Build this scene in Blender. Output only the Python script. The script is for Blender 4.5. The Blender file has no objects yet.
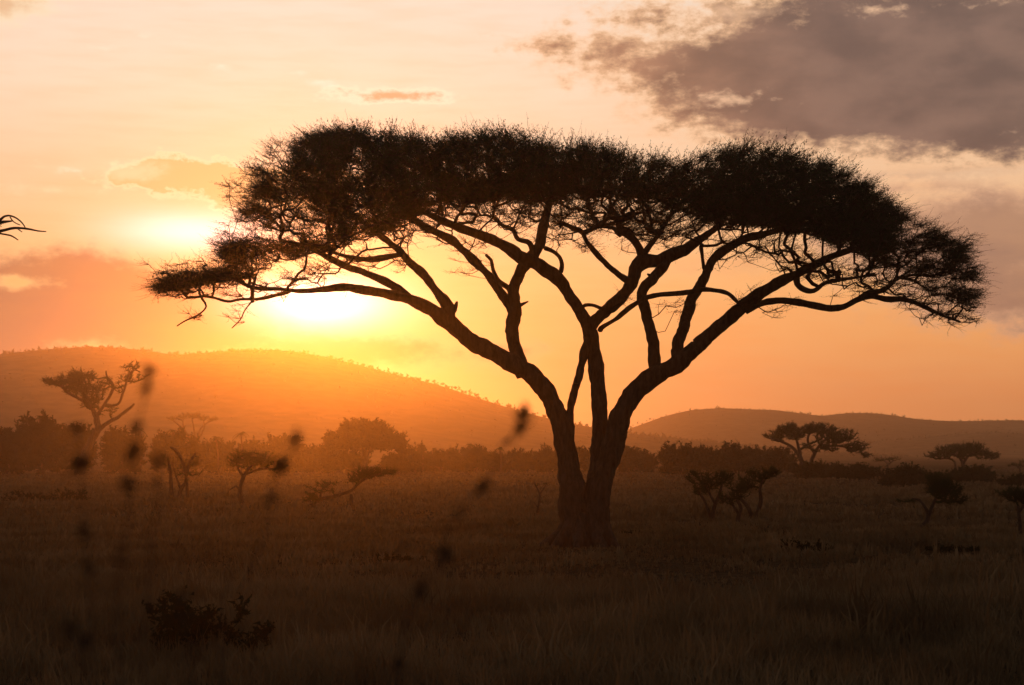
import bpy, math, random
import numpy as np
from mathutils import noise, Vector

SC = bpy.context.scene
COL = SC.collection
rng = np.random.default_rng(7)
random.seed(7)
F, HX, HY, EYE = 1707.0, 512.0, 455.0, 2.4      # focal length in px, horizon centre, eye height
SUN_AZ, SUN_EL = -6.75, 5.2

def at(px, py, D):
    """point seen at pixel (px, py) at distance D ahead of the camera"""
    return np.array([(px-HX)/F*D, D, EYE+(HY-py)/F*D])

def gz(x, y):
    r = math.hypot(x, y-20)
    a = 0.07*math.sin(x*.21+1.3)*math.sin(y*.13)+0.10*math.sin(x*.043+y*.031)
    far = max(0.0, (r-330))*0.0022
    return a*min(1, max(.3, y/60)) + far

def gz_np(x, y):
    r = np.hypot(x, y-20)
    a = 0.07*np.sin(x*.21+1.3)*np.sin(y*.13)+0.10*np.sin(x*.043+y*.031)
    return a*np.clip(y/60, .3, 1) + np.maximum(0, r-330)*0.0022

# ------------------------------------------------------------------ materials
def new_mat(name):
    m = bpy.data.materials.new(name); m.use_nodes = True
    nt = m.node_tree
    return m, nt, nt.nodes['Principled BSDF']

def N(nt, t, **kw):
    n = nt.nodes.new(t)
    for k, v in kw.items():
        setattr(n, k, v)
    return n

def ramp(nt, stops, fac):
    r = N(nt, 'ShaderNodeValToRGB')
    e = r.color_ramp.elements
    while len(e) < len(stops): e.new(0.5)
    for i, (p, c) in enumerate(stops):
        e[i].position = p; e[i].color = (*c, 1)
    nt.links.new(fac, r.inputs[0])
    return r.outputs[0]

def noise_tex(nt, scale, detail=4, coord='Object', dist=0, vec_scale=None, rough=.55):
    tc = N(nt, 'ShaderNodeTexCoord')
    out = tc.outputs[coord]
    if vec_scale:
        mp = N(nt, 'ShaderNodeMapping'); mp.inputs['Scale'].default_value = vec_scale
        nt.links.new(out, mp.inputs[0]); out = mp.outputs[0]
    n = N(nt, 'ShaderNodeTexNoise')
    n.inputs['Scale'].default_value = scale; n.inputs['Detail'].default_value = detail
    n.inputs['Distortion'].default_value = dist; n.inputs['Roughness'].default_value = rough
    nt.links.new(out, n.inputs['Vector'])
    return n.outputs['Fac']

def to_diffuse(nt, b):
    d = N(nt, 'ShaderNodeBsdfDiffuse'); d.inputs['Roughness'].default_value = .6
    for k, t in (('Base Color', 'Color'), ('Normal', 'Normal')):
        if b.inputs[k].links: nt.links.new(b.inputs[k].links[0].from_socket, d.inputs[t])
    out = nt.nodes['Material Output']
    nt.links.new(d.outputs[0], out.inputs[0]); nt.nodes.remove(b)
    return d

def leaf_mat(name, c1, c2, c3, scale=1.2, trans=.12):
    m, nt, b = new_mat(name)
    f = noise_tex(nt, scale, 5)
    col = ramp(nt, [(.3, c1), (.5, c2), (.72, c3)], f)
    nt.links.new(col, b.inputs['Base Color'])
    b.inputs['Roughness'].default_value = .75
    b.inputs['Specular IOR Level'].default_value = .2
    tr = N(nt, 'ShaderNodeBsdfTranslucent'); nt.links.new(col, tr.inputs[0])
    b = to_diffuse(nt, b)
    mx = N(nt, 'ShaderNodeMixShader'); mx.inputs[0].default_value = trans
    nt.links.new(b.outputs[0], mx.inputs[1]); nt.links.new(tr.outputs[0], mx.inputs[2])
    nt.links.new(mx.outputs[0], nt.nodes['Material Output'].inputs[0])
    return m

def bark_mat(name, c1, c2, vs=(6, 6, 1.6)):
    m, nt, b = new_mat(name)
    f = noise_tex(nt, 1.6, 8, vec_scale=vs, rough=.65, dist=.4)
    col = ramp(nt, [(.3, c1), (.7, c2)], f)
    nt.links.new(col, b.inputs['Base Color'])
    b.inputs['Roughness'].default_value = .9
    b.inputs['Specular IOR Level'].default_value = .15
    bp = N(nt, 'ShaderNodeBump'); bp.inputs['Strength'].default_value = .9; bp.inputs['Distance'].default_value = .05
    nt.links.new(f, bp.inputs['Height']); nt.links.new(bp.outputs[0], b.inputs['Normal'])
    to_diffuse(nt, b)
    return m

M = {}
M['bark'] = bark_mat('fissured_bark', (.05, .036, .026), (.14, .105, .075))
M['twig'] = bark_mat('twig_bark', (.05, .036, .026), (.10, .075, .055), (2, 2, 2))
M['acacia'] = leaf_mat('acacia_leaf', (.030, .042, .018), (.045, .06, .025), (.065, .08, .03))
M['bush'] = leaf_mat('bush_leaf', (.02, .026, .012), (.034, .042, .018), (.05, .06, .025), .5, .06)
M['palm'] = leaf_mat('palm_leaf', (.04, .055, .02), (.055, .07, .03), (.07, .085, .04), .5)
M['weed'] = leaf_mat('dry_seed_head', (.05, .035, .02), (.07, .05, .03), (.10, .07, .04), 40, .05)
M['grass'] = leaf_mat('dry_grass', (.12, .085, .044), (.20, .145, .072), (.29, .22, .115), .35, .10)
M['scrub'] = leaf_mat('hill_scrub', (.03, .04, .02), (.05, .06, .03), (.07, .08, .04), .02, .05)

def ground_mat():
    m, nt, b = new_mat('grassland_ground')
    f1 = noise_tex(nt, .06, 6, vec_scale=(1, .5, 1)); f2 = noise_tex(nt, 2.5, 8)
    c1 = ramp(nt, [(.3, (.055, .038, .022)), (.55, (.085, .060, .032)), (.75, (.12, .085, .045))], f1)
    c2 = ramp(nt, [(.3, (.4, .4, .4)), (.7, (1.2, 1.15, 1.1))], f2)
    mx = N(nt, 'ShaderNodeMixRGB', blend_type='MULTIPLY'); mx.inputs[0].default_value = 1
    nt.links.new(c1, mx.inputs[1]); nt.links.new(c2, mx.inputs[2])
    nt.links.new(mx.outputs[0], b.inputs['Base Color'])
    b.inputs['Roughness'].default_value = .95; b.inputs['Specular IOR Level'].default_value = .1
    bp = N(nt, 'ShaderNodeBump'); bp.inputs['Strength'].default_value = .8; bp.inputs['Distance'].default_value = .05
    nt.links.new(f2, bp.inputs['Height']); nt.links.new(bp.outputs[0], b.inputs['Normal'])
    to_diffuse(nt, b)
    return m
M['ground'] = ground_mat()

def hill_mat():
    m, nt, b = new_mat('wooded_hillside')
    f1 = noise_tex(nt, .012, 8); f2 = noise_tex(nt, .12, 6)
    c1 = ramp(nt, [(.35, (.04, .036, .02)), (.65, (.09, .072, .04))], f1)
    c2 = ramp(nt, [(.4, (.45, .5, .45)), (.6, (1.1, 1.05, 1))], f2)
    mx = N(nt, 'ShaderNodeMixRGB', blend_type='MULTIPLY'); mx.inputs[0].default_value = 1
    nt.links.new(c1, mx.inputs[1]); nt.links.new(c2, mx.inputs[2])
    nt.links.new(mx.outputs[0], b.inputs['Base Color'])
    to_diffuse(nt, b)
    return m
M['hill'] = hill_mat()

# ------------------------------------------------------------------ mesh building
class MB:
    def __init__(s): s.v = []; s.f3 = []; s.f4 = []; s.n = 0
    def add(s, v, f3=None, f4=None):
        v = np.asarray(v, np.float64).reshape(-1, 3)
        if f3 is not None and len(f3): s.f3.append(np.asarray(f3, np.int64).reshape(-1, 3)+s.n)
        if f4 is not None and len(f4): s.f4.append(np.asarray(f4, np.int64).reshape(-1, 4)+s.n)
        s.v.append(v); s.n += len(v)
    def build(s, name, mat, parent=None, origin=(0, 0, 0), smooth=False):
        v = np.concatenate(s.v)-np.asarray(origin)
        f3 = np.concatenate(s.f3) if s.f3 else np.zeros((0, 3), np.int64)
        f4 = np.concatenate(s.f4) if s.f4 else np.zeros((0, 4), np.int64)
        me = bpy.data.meshes.new(name)
        me.vertices.add(len(v)); me.vertices.foreach_set('co', v.astype(np.float32).ravel())
        nl = f3.size+f4.size
        me.loops.add(nl); me.loops.foreach_set('vertex_index', np.concatenate([f3.ravel(), f4.ravel()]).astype(np.int32))
        npoly = len(f3)+len(f4)
        me.polygons.add(npoly)
        st = np.concatenate([np.arange(len(f3))*3, len(f3)*3+np.arange(len(f4))*4]).astype(np.int32)
        me.polygons.foreach_set('loop_start', st)
        if smooth: me.polygons.foreach_set('use_smooth', np.ones(npoly, bool))
        me.update(calc_edges=True)
        me.materials.append(mat)
        o = bpy.data.objects.new(name, me); COL.objects.link(o)
        if parent is not None: o.parent = parent
        else: o.location = origin
        return o

def catmull(P, step):
    P = np.asarray(P, float); out = []
    Q = np.vstack([2*P[0]-P[1], P, 2*P[-1]-P[-2]])
    for i in range(1, len(Q)-2):
        p0, p1, p2, p3 = Q[i-1], Q[i], Q[i+1], Q[i+2]
        n = max(1, int(np.linalg.norm((p2-p1)[:3])/step))
        for k in range(n):
            t = k/n
            out.append(.5*((2*p1)+(-p0+p2)*t+(2*p0-5*p1+4*p2-p3)*t*t+(-p0+3*p1-3*p2+p3)*t**3))
    out.append(P[-1]); return np.array(out)

def tube(mb, P, R, sides=8, gnarl=0.0, cap=True, seed=0):
    P = np.asarray(P, float); R = np.asarray(R, float); n = len(P)
    T = np.gradient(P, axis=0); T /= np.linalg.norm(T, axis=1)[:, None]+1e-9
    up = np.array([0, 1., 0]) if abs(T[0][1]) < .9 else np.array([1., 0, 0])
    U = np.empty_like(T); V = np.empty_like(T)
    u = np.cross(T[0], up); u /= np.linalg.norm(u)
    for i in range(n):
        u = u-T[i]*np.dot(u, T[i]); u /= np.linalg.norm(u)+1e-9
        U[i] = u; V[i] = np.cross(T[i], u)
    a = np.linspace(0, 2*math.pi, sides, endpoint=False)
    ring = U[:, None]*np.cos(a)[None, :, None]+V[:, None]*np.sin(a)[None, :, None]
    rr = np.repeat(R[:, None], sides, 1)
    if gnarl:
        for i in range(n):
            for j in range(sides):
                q = Vector(P[i]+ring[i, j]*R[i])
                rr[i, j] *= 1+gnarl*(noise.noise(q*2.2+Vector((seed, 0, 0)))+.6*noise.noise(q*6.5))
    v = P[:, None]+ring*rr[:, :, None]
    idx = np.arange(n*sides).reshape(n, sides)
    a0 = idx[:-1]; a1 = idx[1:]
    f4 = np.stack([a0, np.roll(a0, -1, 1), np.roll(a1, -1, 1), a1], -1).reshape(-1, 4)
    v = v.reshape(-1, 3); f3 = []
    if cap:
        v = np.vstack([v, P[-1]+T[-1]*R[-1]*.9, P[0]-T[0]*R[0]*.2])
        k = n*sides
        for j in range(sides):
            f3.append((idx[-1, j], idx[-1, (j+1) % sides], k)); f3.append((idx[0, (j+1) % sides], idx[0, j], k+1))
    mb.add(v, f3, f4)

def frand(a, b, n=None): return rng.uniform(a, b, n)

# ---- templates of leafy sprays (unit radius): curved woody twigs and small leaf faces
def spray_template(ntw, nleaf, leaf, thick, seed, updir=.5, segs=3, sides=3):
    r = np.random.default_rng(seed)
    tw = MB(); lf = MB()
    for k in range(ntw):
        d = r.normal(size=3); d[2] = abs(d[2])*.9*updir-.15*(1-updir)*2+r.normal()*.25; d[0] += .55; d /= np.linalg.norm(d)
        L = r.uniform(.55, 1.1)
        bend = np.array([0, 0, 1.])*r.uniform(-.1, .5)+r.normal(size=3)*.22
        t = np.linspace(0, 1, segs+1)[:, None]
        P = d*L*t+bend*L*.6*t*t
        P[1:-1] += r.normal(size=(segs-1, 3))*.04
        a = np.cross(d, [0, 0, 1.]); a /= np.linalg.norm(a)+1e-9; b = np.cross(d, a)
        R = thick*(1-.75*t[:, 0])
        an = np.linspace(0, 2*math.pi, sides, endpoint=False)
        ring = a[None]*np.cos(an)[:, None]+b[None]*np.sin(an)[:, None]
        v = (P[:, None]+ring[None]*R[:, None, None]).reshape(-1, 3)
        idx = np.arange((segs+1)*sides).reshape(segs+1, sides)
        f4 = np.stack([idx[:-1], np.roll(idx[:-1], -1, 1), np.roll(idx[1:], -1, 1), idx[1:]], -1).reshape(-1, 4)
        tw.add(v, None, f4)
        for q in range(nleaf):
            s = r.uniform(.2, 1.0)
            c = d*L*s+bend*L*.6*s*s+r.normal(size=3)*.03
            e1 = r.normal(size=3); e1 /= np.linalg.norm(e1); e2 = np.cross(e1, r.normal(size=3)); e2 /= np.linalg.norm(e2)
            sz = leaf*r.uniform(.6, 1.3)
            lf.add([c-e1*sz*.3-e2*sz*.22, c-e1*sz*.3+e2*sz*.22, c+e1*sz], [(0, 1, 2)])
    pack = lambda m: (np.concatenate(m.v), np.concatenate(m.f3) if m.f3 else None, np.concatenate(m.f4) if m.f4 else None)
    return pack(tw), pack(lf)

def stamp(mb, tpl, C, Rm):
    """place template at centres C (n,3) with matrices Rm (n,3,3)"""
    v, f3, f4 = tpl; n = len(C)
    if n == 0: return
    V = np.einsum('nij,vj->nvi', Rm, v)+C[:, None]
    off = (np.arange(n)*len(v))[:, None, None]
    mb.add(V.reshape(-1, 3), (f3[None]+off).reshape(-1, 3) if f3 is not None else None, (f4[None]+off).reshape(-1, 4) if f4 is not None else None)

def orient(dirs, scale, squash=1.0):
    """matrices whose local x points along the horizontal part of dirs, tilted a bit, scaled"""
    n = len(dirs); az = np.arctan2(dirs[:, 1], dirs[:, 0])+rng.normal(size=n)*.5
    el = np.arctan2(dirs[:, 2], np.hypot(dirs[:, 0], dirs[:, 1])); roll = rng.normal(size=n)*.4
    ca, sa, ce, se = np.cos(az), np.sin(az), np.cos(el), np.sin(el)
    x = np.stack([ca*ce, sa*ce, se], -1)
    y = np.stack([-sa, ca, 0*sa], -1); z = np.cross(x, y)
    y2 = y*np.cos(roll)[:, None]+z*np.sin(roll)[:, None]; z2 = np.cross(x, y2)
    return np.stack([x, y2, z2], -1)*scale[:, None, None]*np.array([1, 1, squash])[None, None, :]

def network(limbs, clusters, tip_r, kpath=.3, jitter=.08):
    """branches that reach every cluster from the limbs; returns list of (points, radii)"""
    P = []; path = []; rad = []; par = []; cnt = []
    for pts, rr in limbs:
        acc = 0; last = None
        for i, (p, r) in enumerate(zip(pts, rr)):
            if last is not None: acc += np.linalg.norm(p-last)
            last = p
            if i < len(pts)*.35 and r > tip_r*8: continue
            P.append(p); path.append(acc*.3); rad.append(r); par.append(-1); cnt.append(0)
    base = np.array(P)
    d0 = [np.min(np.linalg.norm(base-c, axis=1)) for c in clusters]
    order = np.argsort(d0)
    cap = len(P)+len(clusters)*4+8
    A = np.full((cap, 3), 1e9); A[:len(P)] = base
    pa = np.full(cap, 1e9); pa[:len(P)] = path
    par = par+[0]*(cap-len(par)); k = len(P); nb = k
    edges = []
    for ci in order:
        c = clusters[ci]
        D = np.linalg.norm(A[:k]-c, axis=1)
        cost = D+kpath*pa[:k]+np.maximum(0, A[:k, 2]-c[2])*1.2
        q = int(np.argmin(cost)); a = A[q]; L = D[q]
        if L < 1e-3: continue
        ts = (.3, .65, 1.0) if L > .5 else (.5, 1.0)
        prev = q; chain = [q]
        sag = np.array([0, 0, -.10*L]); jt = rng.normal(size=3)*jitter*L
        for t in ts:
            p = a+(c-a)*t
            if t < 1: p = p+(sag+jt)*4*t*(1-t)+rng.normal(size=3)*jitter*.5*L
            A[k] = p; pa[k] = pa[prev]+np.linalg.norm(p-A[prev]); par[k] = prev; chain.append(k); prev = k; k += 1
        edges.append(chain)
    n = np.zeros(k)
    for e in edges: n[e[-1]] += 1
    for i in range(k-1, nb-1, -1): n[par[i]] += n[i]
    out = []
    for ch in edges:
        pts = A[ch]; r = tip_r*np.maximum(1, n[ch])**.42
        if ch[0] < nb: r[0] = min(rad[ch[0]]*.8, r[1]*1.25)
        out.append((pts, r))
    return out

def finish_limb(px_pts, D, step, sides, gnarl, mb, seed=0, wob=0.0):
    Q = []
    for p in px_pts:
        dy = p[3] if len(p) > 3 else 0
        q = at(p[0], p[1], D+dy); Q.append([*q, p[2]/2/F*(D+dy)])
    C = catmull(Q, step); pts = C[:, :3]; r = np.maximum(C[:, 3], 1e-3)
    if wob:
        for i in range(1, len(pts)-1):
            w = Vector(pts[i])*1.3+Vector((seed*3.1, 0, 0))
            pts[i] += np.array(noise.noise_vector(w))*wob*r[i]
    tube(mb, pts, r, sides, gnarl, True, seed)
    return pts, r

def root_at(name, loc, label, cat, group=None):
    o = bpy.data.objects.new(name, None); COL.objects.link(o); o.location = loc; o.empty_display_size = .3
    o['label'] = label; o['category'] = cat
    if group: o['group'] = group
    return o

def tag(o, label=None, cat=None, group=None, kind=None):
    if label: o['label'] = label
    if cat: o['category'] = cat
    if group: o['group'] = group
    if kind: o['kind'] = kind
    return o

# ------------------------------------------------------------------ the great acacia
D0 = 44.0
MAIN = dict(
 stem_left=[(576,556,40,0),(575,535,33,0),(573,505,28,0),(571,480,25,0),(567,455,22,0),(561,425,21,0),(550,398,19,0),(535,379,20,-.1),(518,367,19,-.2),(500,357,18,-.3),(479,346,17,-.4),(462,334,16,-.5),(449,322,16,-.6),(432,310,14,-.8),(410,299,12,-1),(390,294,10,-1.2),(369,291,9,-1.5),(347,287,8,-1.8),(325,289,6,-2),(302,291,5,-2.2),(280,289,4,-2.4),(255,288,4,-2.6),(235,280,3,-2.8),(213,273,3,-3)],
 stem_mid=[(594,548,34,.1),(595,505,24,.1),(599,470,19,.2),(601,440,17,.3),(600,418,17,.3),(597,379,16,.4),(593,350,15,.5),(590,331,15,.4),(580,311,12,.2),(570,296,12,0),(562,283,13,-.1),(550,272,14,-.2),(535,262,14,-.4),(520,257,13,-.6),(506,247,12,-.7),(488,238,10,-1),(466,231,9,-1.4),(445,222,8,-1.7),(425,212,6,-2)],
 stem_right=[(592,556,42,0),(593,530,34,0),(597,495,26,0),(604,470,24,0),(613,448,23,0),(620,420,21,-.1),(632,396,19,-.1),(645,383,20,-.2),(658,374,19,-.3),(680,362,17,-.5),(697,347,16,-.6),(718,328,14,-.8),(737,311,13,-1),(755,296,12,-1.2),(773,286,11,-1.3),(791,277,10,-1.5),(806,269,9,-1.7),(828,258,7,-2),(850,250,6,-2.2),(875,240,4,-2.5)],
)
LIMBS = [
 [(449,322,13,-.6),(450,311,13,-.6),(437,292,10,-.4),(421,273,9,-.1),(405,256,8,.2),(390,243,7,.5),(372,230,5,.8),(355,215,4,1.2)],
 [(412,300,9,-1),(399,289,8,-1.1),(383,279,8,-1.2),(354,268,7,-1.4),(330,258,6,-1.6),(305,246,5,-1.9),(280,240,4,-2.2)],
 [(402,255,6,.2),(385,257,6,0),(365,259,5,-.3),(345,257,4,-.6),(322,248,4,-1)],
 [(523,376,14,0),(518,357,14,.2),(515,335,13,.4),(514,312,13,.4),(515,290,12,.3),(521,273,12,.1),(531,260,12,0),(538,248,11,0),(541,234,10,.1),(544,220,9,.3),(549,203,7,.6)],
 [(513,312,9,.4),(508,303,9,.5),(492,281,8,.7),(479,266,8,.9),(463,250,8,1.1),(449,238,8,1.3),(430,230,7,1.5),(412,221,6,1.8),(392,212,5,2.2)],
 [(511,304,6,.4),(510,290,5,.4),(499,281,5,.4),(493,269,4,.4),(491,260,3,.3),(486,255,2.5,.2)],
 [(561,272,5,-.1),(562,264,4,-.2),(560,257,4,-.3),(553,251,4,-.4),(545,248,5,-.4)],
 [(534,255,6,-.2),(529,243,6,-.2),(518,239,5,-.3),(513,229,5,-.4),(502,224,4,-.6),(492,216,3,-.8)],
 [(582,319,4,.2),(583,307,4,.1),(592,305,4,.1),(603,309,4,.2)],
 [(591,334,14,.4),(597,322,13,.4),(604,311,13,.4),(618,297,13,.5),(630,281,13,.6),(637,269,13,.7),(647,259,14,.8),(660,257,13,.9),(677,252,12,1.1),(691,245,10,1.3),(705,236,8,1.6),(722,224,6,2)],
 [(629,281,7,.5),(611,268,6,.2),(597,255,6,-.1),(586,241,5,-.4),(582,233,5,-.5),(571,228,5,-.8),(560,222,4,-1)],
 [(583,233,5,-.5),(590,230,4,-.6),(601,225,4,-.8),(609,217,4,-1)],
 [(645,257,9,.8),(632,238,8,.7),(621,229,7,.6),(618,217,6,.5),(611,206,5,.3)],
 [(645,252,6,.8),(653,241,5,.9),(660,234,5,1.1),(666,222,4,1.3)],
 [(600,330,6,.4),(614,320,5,.1),(625,311,5,-.1),(637,304,5,-.2),(649,298,5,-.3),(665,294,5,-.5),(688,292,5,-.8),(702,290,5,-1),(725,292,4,-1.2),(736,300,4,-1.3),(742,307,2,-1.4)],
 [(569,428,9,0),(572,402,8,.1),(578,378,8,.2),(586,352,9,.35),(590,338,9,.4)],
 [(678,364,13,-.4),(676,350,12,-.2),(679,335,12,0),(685,318,12,.4),(691,302,11,.7),(698,286,11,1),(706,270,10,1.2),(715,256,10,1.4),(728,247,9,1.6),(744,240,8,1.7),(766,233,7,1.9),(788,228,6,2.1),(812,222,4,2.4)],
 [(705,270,5,1.2),(703,258,4,1.1),(701,246,4,1)],
 [(656,377,13,0),(653,350,12,.2),(649,330,12,.3),(645,311,11,.5),(641,293,11,.5),(652,280,10,.6),(663,266,9,.8),(672,256,9,1)],
 [(745,311,8,-1),(762,304,7,-1),(780,301,7,-1),(800,302,7,-.9),(815,306,7,-.8),(828,309,7,-.8),(845,306,6,-.7),(857,300,6,-.6),(870,297,6,-.6),(885,299,6,-.7),(900,298,5,-.8),(912,301,4,-.9),(925,307,4,-1),(943,316,3,-1.1),(960,322,2.5,-1.2)],
 [(855,301,5,-.6),(868,294,5,-.5),(882,291,5,-.4),(893,283,4,-.3),(897,275,3,-.2)],
 [(796,275,6,-1.5),(797,284,6,-1.6),(805,290,6,-1.7),(815,291,5,-1.8),(826,283,4,-1.9),(840,280,4,-2),(858,278,3,-2.1),(875,275,3,-2.2)],
 [(290,291,4,-2.2),(262,299,3.5,-2),(240,300,3,-2),(228,302,3,-2),(212,297,3,-2),(201,296,3,-2),(206,306,2,-2),(198,315,2,-2),(185,321,1.5,-2),(177,326,1.2,-2)],
 [(252,301,2,-2),(245,310,1.6,-2),(240,320,1.2,-1.9),(232,328,1,-1.9)],
 [(449,318,7,-.6),(455,310,6,-.6),(457,302,2.5,-.6)],
]
def prof(x, tab): return np.interp(x, [t[0] for t in tab], [t[1] for t in tab])
TOP = [(160,281),(180,268),(200,261),(225,246),(238,215),(255,185),(280,160),(300,138),(325,128),(360,123),(400,128),(440,133),(480,133),(520,129),(555,138),(600,144),(650,152),(690,155),(705,147),(740,140),(780,147),(830,158),(868,176),(885,196),(905,208),(940,221),(965,240),(972,262)]
BDN = [(160,290),(200,284),(240,284),(270,268),(300,258),(340,247),(400,230),(440,204),(500,200),(540,202),(600,197),(650,202),(700,222),(740,226),(770,228),(800,236),(840,245),(870,258),(900,278),(940,298),(972,310)]
BAI = [(160,298),(200,297),(240,298),(280,289),(300,280),(340,272),(400,252),(440,224),(500,222),(540,230),(600,228),(650,236),(700,238),(740,246),(770,262),(800,280),(840,286),(870,290),(900,302),(940,316),(972,324)]

def build_main():
    base = at(584, 548, D0); base[2] = gz(base[0], base[1])
    root = root_at('umbrella_acacia', base, 'huge flat-topped umbrella thorn tree with three thick forking stems, filling the view', 'tree')
    allimb = []
    tr = MB()
    for i, (k, pts) in enumerate(MAIN.items()):
        thick = [p for p in pts]
        # the trunk carries each stem up to its first crown fork; the rest of the stem is a limb
        cut = {'stem_left': 13, 'stem_mid': 8, 'stem_right': 10}[k]
        p, r = finish_limb(thick[:cut+1], D0, .10, 14, .26, tr, i+1, .12)
        allimb.append((p, r))
        lb = MB(); p, r = finish_limb(thick[cut:], D0, .08, 9, .26, lb, i+1, .25)
        for q in range(1 if r[0] > .08 else 0):       # a short broken stub
            j = int(rng.integers(len(p)*.3, len(p)*.8)); d = rng.normal(size=3); d[2] = abs(d[2])*.7; d /= np.linalg.norm(d); h = r[j]*frand(1.5, 3.2)
            tube(lb, [p[j], p[j]+d*h*.6, p[j]+d*h+rng.normal(size=3)*.04], [r[j]*.4, r[j]*.28, r[j]*.12], 6, .3)
        lb.build('limb', M['bark'], root, base, True); allimb.append((p, r))
    # buttress roots at the foot
    for k in range(9):
        a = k*2*math.pi/9+.3; L = frand(.85, 1.35)
        p0 = base+np.array([math.cos(a)*.34, math.sin(a)*.24, .85]); p1 = base+np.array([math.cos(a)*.62, math.sin(a)*.46, .30]); p2 = base+np.array([math.cos(a)*L, math.sin(a)*L*.9, -.12])
        C = catmull(np.array([[*p0, .16], [*p1, .17], [*p2, .07]]), .08)
        tube(tr, C[:, :3], C[:, 3], 8, .2, True, k)
    tr.build('trunk', M['bark'], root, base, True)
    for i, l in enumerate(LIMBS):
        lb = MB(); p, r = finish_limb(l, D0, .07, 8, .30, lb, i+11, .7)
        for q in range(1 if r[0] > .08 else 0):       # a short broken stub
            j = int(rng.integers(len(p)*.3, len(p)*.8)); d = rng.normal(size=3); d[2] = abs(d[2])*.7; d /= np.linalg.norm(d); h = r[j]*frand(1.5, 3.2)
            tube(lb, [p[j], p[j]+d*h*.6, p[j]+d*h+rng.normal(size=3)*.04], [r[j]*.4, r[j]*.28, r[j]*.12], 6, .3)
        lb.build('limb', M['bark'], root, base, True); allimb.append((p, r))
    # crown clusters
    def crown_pts(n, x0, x1, top, bot, dmax, power=1.0, gap=None):
        out = []
        while len(out) < n:
            px = frand(x0, x1)
            yt, yb = prof(px, top), prof(px, bot)
            if frand(0, 1) > (yb-yt+6)/110: continue
            py = yt+9+(yb-yt-9)*frand(0, 1)**power
            half = (px-566)/410
            dm = dmax*math.sqrt(max(.08, 1-half*half))
            dy = frand(-dm, dm)
            Y = D0+dy-1.0*abs(half)
            z = EYE+(HY-py)/F*Y
            zc = EYE+(HY-yt-6)/F*D0-.022*dy*dy
            if z > zc: z = zc-frand(0, .5)
            if gap:
                g = noise.noise(Vector((px*.009, dy*.10, z*2.3)))+.5*noise.noise(Vector((px*.022, dy*.2+9, z*3.6)))
                if g < gap(px): continue
            out.append([(px-HX)/F*Y, Y, z])
        return np.array(out)
    gapf = lambda px: float(np.interp(px, [150, 330, 430, 520, 800, 860, 900, 980], [.0, .0, -.4, -1, -1, -.35, -.12, -.02]))
    A1 = crown_pts(3100, 290, 890, TOP, BDN, 6.8, 1.0, gapf)
    A2 = crown_pts(640, 162, 350, TOP, BDN, 3.6, 1.0, gapf)
    A3 = crown_pts(330, 850, 972, TOP, BDN, 3.4, 1.0, gapf)
    B1 = crown_pts(420, 225, 968, BDN, BAI, 4.0)
    def lobe(n, px, py, rx, ry, dy, dr):
        q = np.clip(rng.normal(size=(n, 3))*.5, -.95, .95)
        return np.array([at(px+a[0]*rx, py+a[1]*ry+a[0]*0, D0+dy+a[2]*dr) for a in q])
    A5 = np.vstack([lobe(46, 200, 276, 56, 13, -2.6, 2.0), lobe(20, 182, 286, 30, 12, -2.8, 1.4), lobe(34, 238, 262, 36, 16, -2, 2.4), lobe(34, 944, 304, 36, 18, -.8, 2.2), lobe(22, 950, 250, 26, 18, 0, 2.2), lobe(26, 900, 290, 40, 16, -.8, 2), lobe(24, 912, 240, 34, 22, 0, 3), lobe(26, 280, 158, 26, 18, 0, 3), lobe(20, 232, 240, 26, 20, -1, 2.5), lobe(14, 166, 284, 14, 12, -2.8, 1)])
    A4 = np.vstack([lobe(10, 214, 270, 26, 6, -2.6, 1.5), lobe(40, 324, 140, 24, 7, 0, 3.5), lobe(46, 272, 232, 34, 22, -1, 3.0), lobe(26, 258, 196, 30, 10, 0, 2.5), lobe(20, 262, 172, 22, 5, 0, 2)])
    # loose wisps that hang below the crown
    W = []
    for (px, py, rx, ry, n, dy) in [(742,302,16,9,7,-1.4),(770,312,14,10,5,-1),(680,306,22,9,7,-.4),(625,300,10,6,3,-.2),(478,262,22,14,8,.9),(462,270,12,8,4,.9),(200,318,14,8,5,-2),(240,318,10,8,4,-2),(190,290,22,10,9,-2.6),(400,262,18,8,5,.2),(590,244,22,8,6,-.5),(655,236,20,12,8,1),(690,232,14,12,6,1.2),(850,292,30,10,8,-1),(765,240,16,10,5,1.8),(940,318,24,8,9,-1.1),(560,236,18,8,5,-.3)]:
        for k in range(n):
            q = rng.normal(size=2)*.5
            W.append(at(px+q[0]*rx, py+q[1]*ry, D0+dy+frand(-.6, .6)))
    W = np.array(W)
    cl = np.vstack([A1, A2, A3, A4, A5, B1, W])
    net = network(allimb, cl, .0065, .22, .09)
    br = MB()
    for pts, r in net:
        tube(br, pts, r, 5, 0, False)
    crown = MB(); leaves = MB()
    ctr = np.array([at(566, 200, D0)[0], D0, 7.6])
    T = [spray_template(15, 12, .075, .012, 100+i) for i in range(10)]
    T2 = [spray_template(9, 6, .06, .012, 200+i, .35) for i in range(6)]
    def place(C, T, smin, smax, sq=.8):
        dirs = C-ctr; dirs /= np.linalg.norm(dirs*[1, 1, 1], axis=1)[:, None]
        dirs[:, 2] = dirs[:, 2]*.7+.25-np.clip((np.abs(C[:, 0]-ctr[0])-7)/4, 0, 1)*.35+rng.normal(size=len(C))*.15
        sc = frand(smin, smax, len(C))
        which = rng.integers(0, len(T), len(C))
        for k in range(len(T)):
            s = which == k
            Rm = orient(dirs[s], sc[s], sq)
            stamp(crown, T[k][0], C[s], Rm); stamp(leaves, T[k][1], C[s], Rm)
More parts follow.
